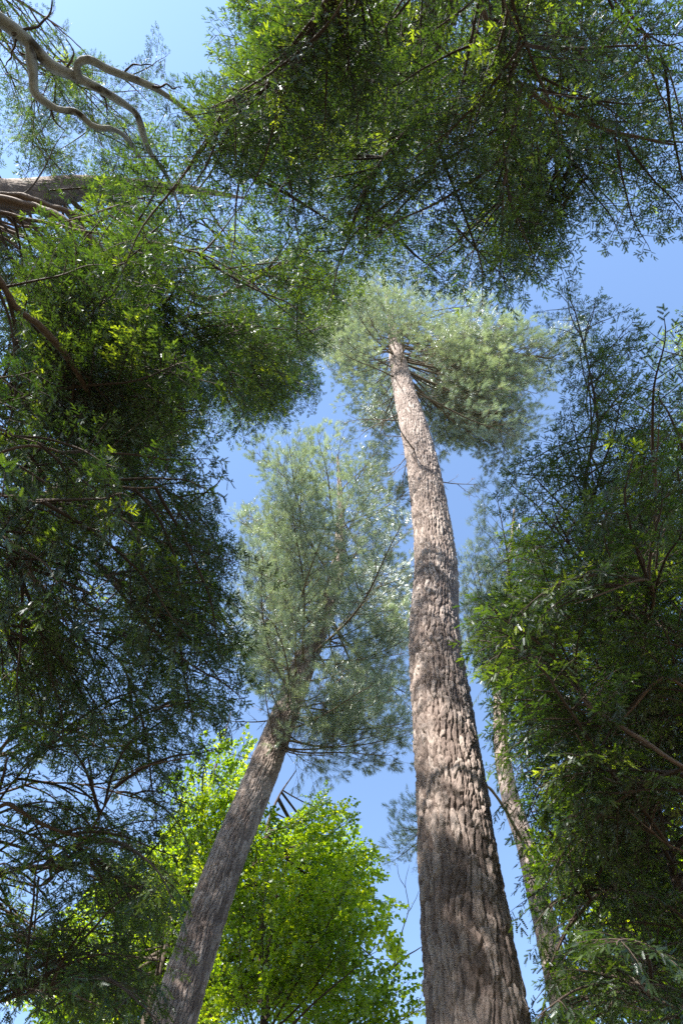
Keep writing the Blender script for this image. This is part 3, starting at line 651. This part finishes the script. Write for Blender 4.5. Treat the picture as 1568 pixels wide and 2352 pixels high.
# overhead, its trunk behind the camera
D = hemlock('dark hemlock spreading broad lacy boughs across the sky above both pines', (0.9, -4.9), 21, .23, (.2, .3))
_, S1 = limb(D, [at_range(1100, -40, 9.6), at_range(1150, 110, 9.3), at_range(1195, 195, 9.2), at_range(1270, 245, 9.2), at_range(1400, 300, 9.4), at_range(1560, 335, 9.8)], .055, .012, k=8, seed=1, mat='bark_hem')
side_boughs(D, S1, 'lace', 12, (1.0, 2.2), .3)
_, S2 = limb(D, [at_range(1195, 195, 9.2), at_range(1185, 260, 9.3), at_range(1165, 340, 9.3), at_range(1155, 480, 9.5), at_range(1150, 600, 9.8)], .03, .006, seed=2, join=False)
side_boughs(D, S2, 'hem', 8, (.9, 1.8), .1)
regD1 = [(500, -40), (1230, -40), (1270, 300), (1230, 620), (1160, 710), (1050, 690), (930, 620), (740, 620), (560, 540), (440, 330), (470, 120)]
regD2 = [(1200, -60), (1620, -60), (1620, 420), (1450, 540), (1390, 550), (1250, 660), (1170, 700), (1150, 450)]
auto_limbs(D, regD1, (8, 12), 14, (6.5, 15.5), 6.5)
auto_limbs(D, regD2, (8.5, 12), 6, (6.5, 17), 6.5)
fill(D, 'hem', regD1, (8.2, 12.5), 180, (6.5, 16), 5.6, (CLEAR, BEE) + SKYTL, .14, (-.02, .28), .9, spread=.3)
regD3 = [(350, 300), (470, 220), (560, 420), (400, 520), (330, 400)]
auto_limbs(D, regD3, (7.6, 8.8), 3, (5, 14), 8.5, .03)
fill(D, 'hem', regD3, (7.4, 8.9), 8, (6, 14), 5, (CLEAR, BEE), .14, (-.02, .28), .7, spread=.25, clump=(1, -9))
fill(D, 'lace', regD2, (8.0, 14), 52, (6.5, 20), 5.6, (CLEAR,), .12, (-.02, .28), 1.0, spread=.5, mix=('hem', .3))
# left, the big lit hemlock whose trunk enters at the left edge
pE = path_from_pixels([(0, 455, 8.0, .37), (180, 432, 8.0, .30), (330, 430, 7.8, .22), (470, 440, 7.5, .13), (560, 455, 7.2, .05)])
b0 = pE[0]; pE = [np.array([b0[0] - .25, b0[1] + .1, -.15, .5]), np.array([b0[0] - .12, b0[1] + .05, 8, .42])] + pE
E_ = hemlock('large sunlit hemlock with thick brown trunk and curving bare limbs', None, 0, .4, nu=90, pts=pE)
for k, (pl, r0, r1) in enumerate([([(60, 455, 15.5), (200, 505, 14.6), (330, 575, 14)], .085, .025), ([(60, 470, 14.5), (180, 525, 13.6), (250, 590, 13.2), (320, 632, 13), (400, 658, 12.9), (480, 685, 12.8), (560, 655, 12.9), (650, 600, 13.2)], .095, .02), ([(250, 640, 14.4), (300, 640, 14), (345, 720, 13.4), (440, 800, 13)], .04, .01)]):
    _, S = limb(E_, [at_range(*q) for q in pl], r0, r1, seed=10 + k, k=9)
    side_boughs(E_, S, 'fresh', 9, (1.2, 2.4), .35, mix=('hem', .5))
regE = [(0, 250), (250, 230), (430, 230), (560, 400), (680, 520), (800, 590), (780, 700), (740, 800), (750, 930), (600, 1020), (250, 1030), (0, 950)]
auto_limbs(E_, regE, (11, 20), 22, (7, 27), 8, .05)
around(E_, 'hem', 40, 6, 27, .8, 4.6)
around(D, 'hem', 18, 13, 20.5, 1.0, 4.0)
fill(E_, 'hem', regE, (11, 20), 165, (7, 27), 7.5, None, .14, (-.02, .25), 1.0, spread=.5, mix=('lace', .4))
regE2 = [(540, 640), (700, 600), (850, 610), (840, 700), (780, 820), (765, 900), (700, 970), (560, 1020)]
auto_limbs(E_, regE2, (15, 23), 7, (10, 27.5), 8.5, .04)
fill(E_, 'hem', regE2, (14, 24), 75, (10, 27.5), 7.5, None, .2, (-.02, .25), 1.0, spread=.4, mix=('fresh', .35), Lb=3.0, clump=(1, -9))
# left edge, nearer hemlock with the dark curved limb
F1 = hemlock('shaded hemlock with long dark limb arching down over the left thicket', (-5.2, 2.2), 13.5, .19, (.2, 0))
_, S = limb(F1, [at_range(-30, 630, 8.6), at_range(60, 722, 8.6), at_range(130, 790, 8.6), at_range(185, 870, 8.6), at_range(235, 940, 8.7), at_range(305, 958, 8.9)], .075, .02, seed=20, k=9)
side_boughs(F1, S, 'hem', 10, (1.0, 1.9), .35)
regF1 = [(0, 880), (300, 900), (520, 1000), (560, 1150), (580, 1400), (570, 1640), (460, 1750), (0, 1800)]
auto_limbs(F1, regF1, (6.5, 10.5), 16, (4, 13), 5.5)
around(F1, 'hem', 34, 3.5, 13, .8, 3.6)
shade_fill(F1, A, 3, 6.9, 26, 6)
shade_fill(E_, A, 3, 7.2, 24, 8)
fill(F1, 'hem', regF1, (6.2, 11), 105, (4, 13.3), 5.2, None, .14, (-.02, .3), .9, spread=.33, mix=('lace', .45), clump=(.9, .06))
F2 = hemlock('young slender hemlock with drooping lacy boughs below the dark left thicket', (-4.9, 6.6), 10.5, .10, (.1, .1), 32)
_, S = limb(F2, [at_range(10, 1845, 8.0), at_range(90, 1890, 7.8), at_range(200, 1925, 7.7), at_range(300, 1940, 7.7)], .035, .01, seed=24)
side_boughs(F2, S, 'lace', 6, (.8, 1.6), .4)
regF2 = [(0, 1650), (560, 1600), (500, 1760), (440, 2000), (380, 2352), (0, 2352)]
auto_limbs(F2, regF2, (6.5, 10.5), 12, (2.5, 10), 4.5, .03)
fill(F2, 'hem', regF2, (6.5, 11), 75, (2.5, 10.3), 4.2, None, .08, (-.05, .3), .8, spread=.35, mix=('lace', .6))

# right: the leaning sapling
pG = [np.append(at_range(a, b, r), q) for a, b, r, q in [(1364, 1414, 10.5, .035), (1351, 1279, 10.9, .030), (1345, 1090, 11.5, .026), (1372, 985, 12, .022), (1354, 859, 12.6, .017), (1319, 714, 13.3, .010), (1304, 682, 13.5, .005)]]
b0 = pG[0]; dG = (pG[0] - pG[2])[:2]
pG = [np.array([b0[0] + dG[0] * 1.2, b0[1] + dG[1] * 1.2 + .3, -.15, .075]), np.array([b0[0] + dG[0] * .75, b0[1] + dG[1] * .75, 5, .055])] + pG
G = hemlock('slim hemlock sapling with wavy thin stem and dark feathery top against open sky', None, 0, .05, nu=16, name='hemlock_sapling', pts=pG)
for z in np.arange(6.5, pG[-1][2] - .1, .045):
    top = pG[-1][2]; a = z * 53.0 + rnd.uniform(-.5, .5); L = min(2.6, .45 + .5 * (top - z)) * rnd.uniform(.65, 1.1); S = G.at(z)
    T = S + L * np.array([math.cos(a), math.sin(a), rnd.uniform(-.05, .28)])
    x, y = proj(footprint(S, T))
    if in_poly(x, y, [(900, 600), (1270, 800), (1255, 930), (1120, 1030), (1085, 1250), (1075, 1600), (1110, 1800), (1200, 2100), (900, 2100)]).mean() > .03: continue
    place(G.root, rnd.choice(('lace', 'hem')), S, T, rnd.gauss(0, .3))
place(G.root, 'lace', G.at(top - .6), pG[-1][:3] + np.array([.05, -.05, .3]))

shade_fill(D, G, 9, 15, 20, 6.5)
# right thicket
H1 = hemlock('dark hemlock thicket tree with crooked branches crowding beside the thick pine trunk', (4.7, 5.2), 13.0, .17, (0, -.1))
for k, pl in enumerate([[(1568, 1480, 7.4), (1500, 1420, 7.6), (1440, 1300, 8), (1380, 1200, 8.4)], [(1560, 1760, 6.6), (1480, 1700, 6.6), (1390, 1650, 6.7), (1300, 1560, 6.9), (1210, 1500, 7.2), (1140, 1480, 7.4)], [(1540, 1560, 7), (1440, 1640, 6.8), (1400, 1700, 6.7)]]):
    _, S = limb(H1, [at_range(*q) for q in pl], .035, .008, seed=30 + k, k=7)
    side_boughs(H1, S, 'hem', 8, (.7, 1.5), .3, tol=.12 if k == 1 else .05)
regH1 = [(1060, 1340), (1130, 1280), (1300, 1250), (1450, 1000), (1600, 880), (1600, 1900), (1150, 1900), (1090, 1620)]
auto_limbs(H1, regH1, (6, 10.5), 14, (3.5, 12.5), 5)
fill(H1, 'hem', regH1, (6.0, 10.5), 92, (3.5, 12.8), 4.6, (CLEAR,), .11, (-.05, .3), .8, spread=.3, mix=('lace', .65), clump=(.9, .08))
H2 = hemlock('low young hemlock full of bright tips and dead grey twigs beneath the dark thicket', (4.4, 7.0), 8.0, .10, (0, 0), 32)
regH2 = [(1150, 1780), (1600, 1750), (1600, 2352), (1220, 2352)]
auto_limbs(H2, regH2, (6.5, 10.5), 12, (2.2, 7.6), 4.5, .03)
fill(H2, 'hem', regH2, (6.5, 11), 80, (2.2, 7.8), 4.2, None, .08, (-.05, .3), .7, spread=.28, mix=('lace', .5), clump=(.9, .08))
LIB['deadhem'] = [(L, pine_limb(L, 260 + k, True, 1.0, .35)[0], None) for k, L in enumerate([.6, 1.0])]
for px, py, r in [(1440, 2180, 7.2), (1465, 2250, 7.0), (1430, 2310, 7.0), (1400, 2060, 7.3)]:
    T = at_range(px, py, r); Q = np.concatenate(H2.limbs); S = Q[np.argmin(np.abs(np.linalg.norm(Q - T, axis=1) - .5))]; place(H2.root, 'deadhem', S, T, 0, 'dead_limb')

# behind: hemlocks farther off
K = hemlock('pale sunlit hemlock top standing behind the grey limb against white sky', (-11.5, -6.0), 27, .3, (.6, .4))
regK = [(0, -60), (120, -60), (250, 90), (400, 100), (460, 220), (430, 330), (330, 420), (0, 430)]
auto_limbs(K, regK, (19, 27), 14, (14, 26), 8, avoid=SKYTL)
fill(K, 'hem', regK, (19, 27), 65, (14, 26.5), 7.0, SKYTL, .1, (-.02, .25), 1.0, spread=.6, mix=('lace', .6))
Lr = hemlock('distant sunlit hemlock at the edge of open sky behind the sapling', (12.5, 6.0), 24, .28, (-.3, 0))
regL = [(1535, 690), (1600, 650), (1600, 1350), (1400, 1300), (1500, 1050), (1530, 950), (1510, 900)]
auto_limbs(Lr, regL, (17, 25), 8, (9, 23), 8, avoid=())
fill(Lr, 'hem', regL, (17, 25), 36, (9, 23.5), 7.0, ([(1300, 560), (1600, 460), (1600, 650), (1520, 700), (1500, 900), (1440, 850), (1300, 690)],), .06, (-.02, .25), 1.0, spread=.6, mix=('fresh', .4))
N_ = hemlock('tall distant hemlock glimpsed through the lower left boughs', (-8.8, 6.8), 30, .30, (.3, 0))
regN = [(0, 1000), (500, 1000), (560, 1350), (560, 1600), (300, 1700), (0, 1700)]
auto_limbs(N_, regN, (12, 24), 14, (7, 24), 6)
around(N_, 'hem', 55, 5, 29.5, 1.0, 4.6)
shade_fill(N_, B, 6.5, 17, 60, 6)
fill(N_, 'hem', regN, (12, 24), 40, (7, 24.5), 6.5, None, .10, (-.02, .25), 1.0, spread=.6, mix=('fresh', .3))

# ================================================================== maples
def maple(label, base, H, r0, region, ranges, n, zlim, Lmax, avoid, stem=None):
    pts = stem or [np.array([base[0] + .3 * math.sin(q * 4), base[1] + .2 * math.cos(q * 5), -.15 + H * q, max(.015, r0 * (1 - q) ** .8)]) for q in np.linspace(0, 1, 8)]
    t = thing('maple_tree', label, 'tree', (pts[0][0], pts[0][1], 0)); tr = Tree(t, pts)
    obj('trunk', trunk_mesh('trunk', local(pts, t), MAT['twig'], 24, rows_for(pts, [(100, .12)]), (.05, .14), .008, .04, 5), t)
    fill(tr, 'maple', region, ranges, n, zlim, Lmax, avoid, .06, (-.45, .05), .8, 'branch', 'leaves', .5, 8000, .3, clump=(.55, .02))
    return tr
pI = path_from_pixels([(606, 2352, 16, .095), (600, 2200, 16, .088), (606, 2050, 16, .07), (615, 1900, 16, .05), (640, 1830, 15.9, .03), (680, 1770, 15.8, .012)])
pI = [np.array([pI[0][0] - .1, pI[0][1] + .1, -.15, .19])] + pI
regI = [(440, 1990), (600, 1740), (650, 1800), (690, 1740), (745, 1730), (770, 1850), (850, 1860), (870, 1960), (905, 1990), (925, 2120), (970, 2230), (985, 2352), (330, 2352)]
I1 = maple('bright yellow green maple with dark thin stem between the two pine trunks', None, 0, 0, regI, (17.5, 25), 115, (6, 20), 5.2, (SKYM, [(915, 1950), (970, 1900), (970, 2180), (940, 2150)]), pI)
_, S = limb(I1, [at_range(600, 2200, 18.6), at_range(560, 2110, 18.8), at_range(530, 2030, 19)], .05, .012, 'branch', 'twig', seed=40, join=False)
_, S = limb(I1, [at_range(600, 2190, 18.6), at_range(680, 2165, 18), at_range(770, 2165, 18)], .04, .01, 'branch', 'twig', seed=41, join=False)
regI2 = [(420, 1760), (470, 1690), (600, 1690), (620, 1800), (520, 2000), (450, 2300), (0, 2352), (120, 2050), (380, 1900)]
I2 = maple('yellow green maple showing behind the leaning pine and the left boughs', (-4.6, 16.5), 22, .16, regI2, (19, 26), 80, (8, 21.5), 6.0, (SKYM, [(0, 1700), (380, 1700), (380, 1880), (200, 2000), (0, 2100)]))
regI3 = [(1150, 1700), (1600, 1600), (1600, 2352), (1230, 2352)]
I3 = maple('sunlit maple glowing through gaps in the right hemlock thicket', (8.6, 13.0), 17, .14, regI3, (14, 22), 36, (6, 16.5), 6.0, (CLEAR,))

for pl, r0 in [([(870, 2240, 18.6), (905, 2218, 18.7), (935, 2195, 18.8), (985, 2165, 19)], .03), ([(905, 2216, 18.7), (920, 2150, 18.8), (938, 2085, 18.9), (930, 2030, 19), (940, 1985, 19.2)], .016), ([(934, 2100, 18.9), (952, 2070, 19), (962, 2045, 19)], .009), ([(931, 2040, 19), (915, 2010, 19), (912, 1985, 19)], .009)]:
    limb(I1, [at_range(*q) for q in pl], r0, .005, 'dead_branch', 'twig', 5, 44, False)

# ================================================================== beech limb, top left
pJ = [np.array([-6.6, -2.9, -.15, .24]), np.array([-6.5, -2.9, 4, .2]), np.array([-6.2, -2.95, 7.5, .17]), np.array([-6.4, -3.0, 11, .10]), np.array([-6.8, -3.1, 14, .03])]
tJ = thing('beech_tree', 'pale grey barked beech limb with dark scars forking across bright sky', 'tree', (pJ[0][0], pJ[0][1], 0)); J = Tree(tJ, pJ)
obj('trunk', trunk_mesh('trunk', local(pJ, tJ), MAT['bark_beech'], 40, rows_for(pJ, [(100, .08)]), (.3, .3), .004, .05, 6), tJ)
_, S = limb(J, [at_range(-60, 10, 9.4), at_range(0, 52, 9.3), at_range(70, 105, 9.25), at_range(120, 150, 9.2), at_range(200, 195, 9.2), at_range(270, 232, 9.2), at_range(310, 265, 9.25), at_range(330, 305, 9.3), at_range(350, 360, 9.4), at_range(390, 420, 9.6), at_range(420, 500, 9.9)], .125, .010, 'limb', 'bark_beech', 24, 50, rough=.16)
_, S = limb(J, [at_range(70, 110, 9.25), at_range(75, 170, 9.1), at_range(80, 215, 9.05), at_range(120, 245, 9.0), at_range(170, 255, 9.0), at_range(210, 285, 9.0), at_range(250, 290, 9.05), at_range(300, 330, 9.2), at_range(340, 390, 9.4), at_range(400, 440, 9.6)], .052, .008, 'limb', 'bark_beech', 20, 51, False, rough=.16)
_, S = limb(J, [at_range(185, 190, 9.2), at_range(178, 150, 9.15), at_range(205, 138, 9.1), at_range(250, 160, 9.1), at_range(320, 185, 9.1), at_range(370, 210, 9.15), at_range(410, 238, 9.2), at_range(460, 290, 9.3), at_range(500, 370, 9.5), at_range(560, 430, 9.7)], .052, .008, 'limb', 'bark_beech', 20, 52, False, rough=.16)
_, S = limb(J, [at_range(30, 80, 9.2), at_range(80, 55, 9.3), at_range(115, 35, 9.4), at_range(122, -10, 9.5)], .02, .008, 'limb', 'twig', 6, 53, False)

for pl in ([(150, 165, 9.2), (165, 120, 9.2), (150, 85, 9.3)], [(280, 172, 9.1), (310, 150, 9.1), (355, 150, 9.2)], [(120, 245, 9), (125, 275, 9), (150, 300, 9.1)], [(230, 212, 9.2), (250, 250, 9.2), (245, 270, 9.3)], [(40, 85, 9.25), (25, 130, 9.2), (5, 160, 9.2)], [(350, 200, 9.1), (390, 195, 9.1), (420, 205, 9.2)]):
    limb(J, [at_range(*q) for q in pl], .016, .004, 'twig', 'twig', 5, rnd.randint(0, 99), False)

# ================================================================== hemlocks added round about, beyond the picture's edges, to block low sky and sun
for k, (az, d, H) in enumerate([(-168, 14, 20), (-150, 11.5, 17), (-150, 20, 25), (-128, 15, 21), (-115, 20, 26), (-95, 17, 24), (-75, 19, 25), (165, 11, 17), (140, 12, 19), (120, 10, 19), (100, 12, 21), (80, 15, 16), (50, 17, 13), (25, 24, 15), (5, 27, 16), (-25, 25, 14), (-45, 19, 17)]):
    a = math.radians(az); bx, by = d * math.sin(a), d * math.cos(a)
    W = hemlock('hemlock standing in the deep forest around the clearing', (bx, by), H, .012 * H, (rnd.uniform(-.4, .4), rnd.uniform(-.4, .4)), 24)
    W.root['group'] = 'hemlocks of the surrounding forest'
    around(W, 'hem', 46, .16 * H, .98 * H, 1.0, 4.2)

# ================================================================== last boughs: close the thin places of the crowns
for px, py, r in [(770, 1375, 20), (735, 1335, 21), (805, 1335, 21), (765, 1290, 22.5), (690, 1250, 23), (850, 1240, 23.5), (640, 1250, 23), (905, 1230, 24), (610, 1420, 19.5), (670, 1570, 18), (820, 1620, 18), (905, 1610, 18.5), (870, 1500, 19.5), (940, 1420, 20), (560, 1290, 22), (860, 1690, 17.5)]:
    T = at_range(px, py, r); hd = math.hypot(*(B.at(T[2])[:2] - T[:2])); S = B.at(max(15, T[2] + rnd.uniform(-.02, .15) * hd))
    place(B.root, 'pine', S, T, rnd.gauss(0, .3), 'limb')
for px, py, r in [(770, 770, 31), (800, 840, 29), (830, 800, 30), (850, 900, 27.5), (820, 720, 32), (1150, 930, 29), (1190, 880, 29.5), (1120, 1000, 27.5), (1215, 800, 31)]:
    T = at_range(px, py, r); S = A.at(max(22, T[2] + 1.0)); place(A.root, 'pine', S, T, rnd.gauss(0, .3), 'limb')
fill(H1, 'hem', [(1095, 1400), (1230, 1400), (1240, 1810), (1140, 1810), (1090, 1600)], (6.6, 10), 22, (3.5, 12.8), 5.0, (CLEAR,), .12, (-.05, .3), .7, spread=.25, mix=('lace', .4), clump=(1, -9))
fill(H1, 'hem', [(1200, 1900), (1300, 1850), (1330, 2200), (1250, 2250)], (6.6, 9), 10, (2.5, 12.8), 5.0, (CLEAR,), .1, (-.05, .3), .7, spread=.25, mix=('lace', .4), clump=(1, -9))
fill(F2, 'hem', [(0, 1640), (340, 1640), (330, 2000), (0, 2060)], (6.6, 10), 26, (2.5, 10.3), 4.6, None, .1, (-.05, .3), .8, spread=.3, mix=('lace', .5), clump=(1, -9))
fill(F1, 'hem', [(300, 1000), (540, 1000), (560, 1200), (540, 1350), (350, 1300)], (7, 11), 16, (4, 13.3), 6.0, None, .12, (-.02, .3), .8, spread=.3, mix=('lace', .5), clump=(1, -9))
fill(E_, 'hem', [(520, 850), (720, 820), (740, 940), (600, 1010), (480, 1010)], (14, 22), 22, (8, 27.5), 8.0, None, .15, (-.02, .25), 1.0, spread=.35, mix=('lace', .5), clump=(1, -9), Lb=3.2)
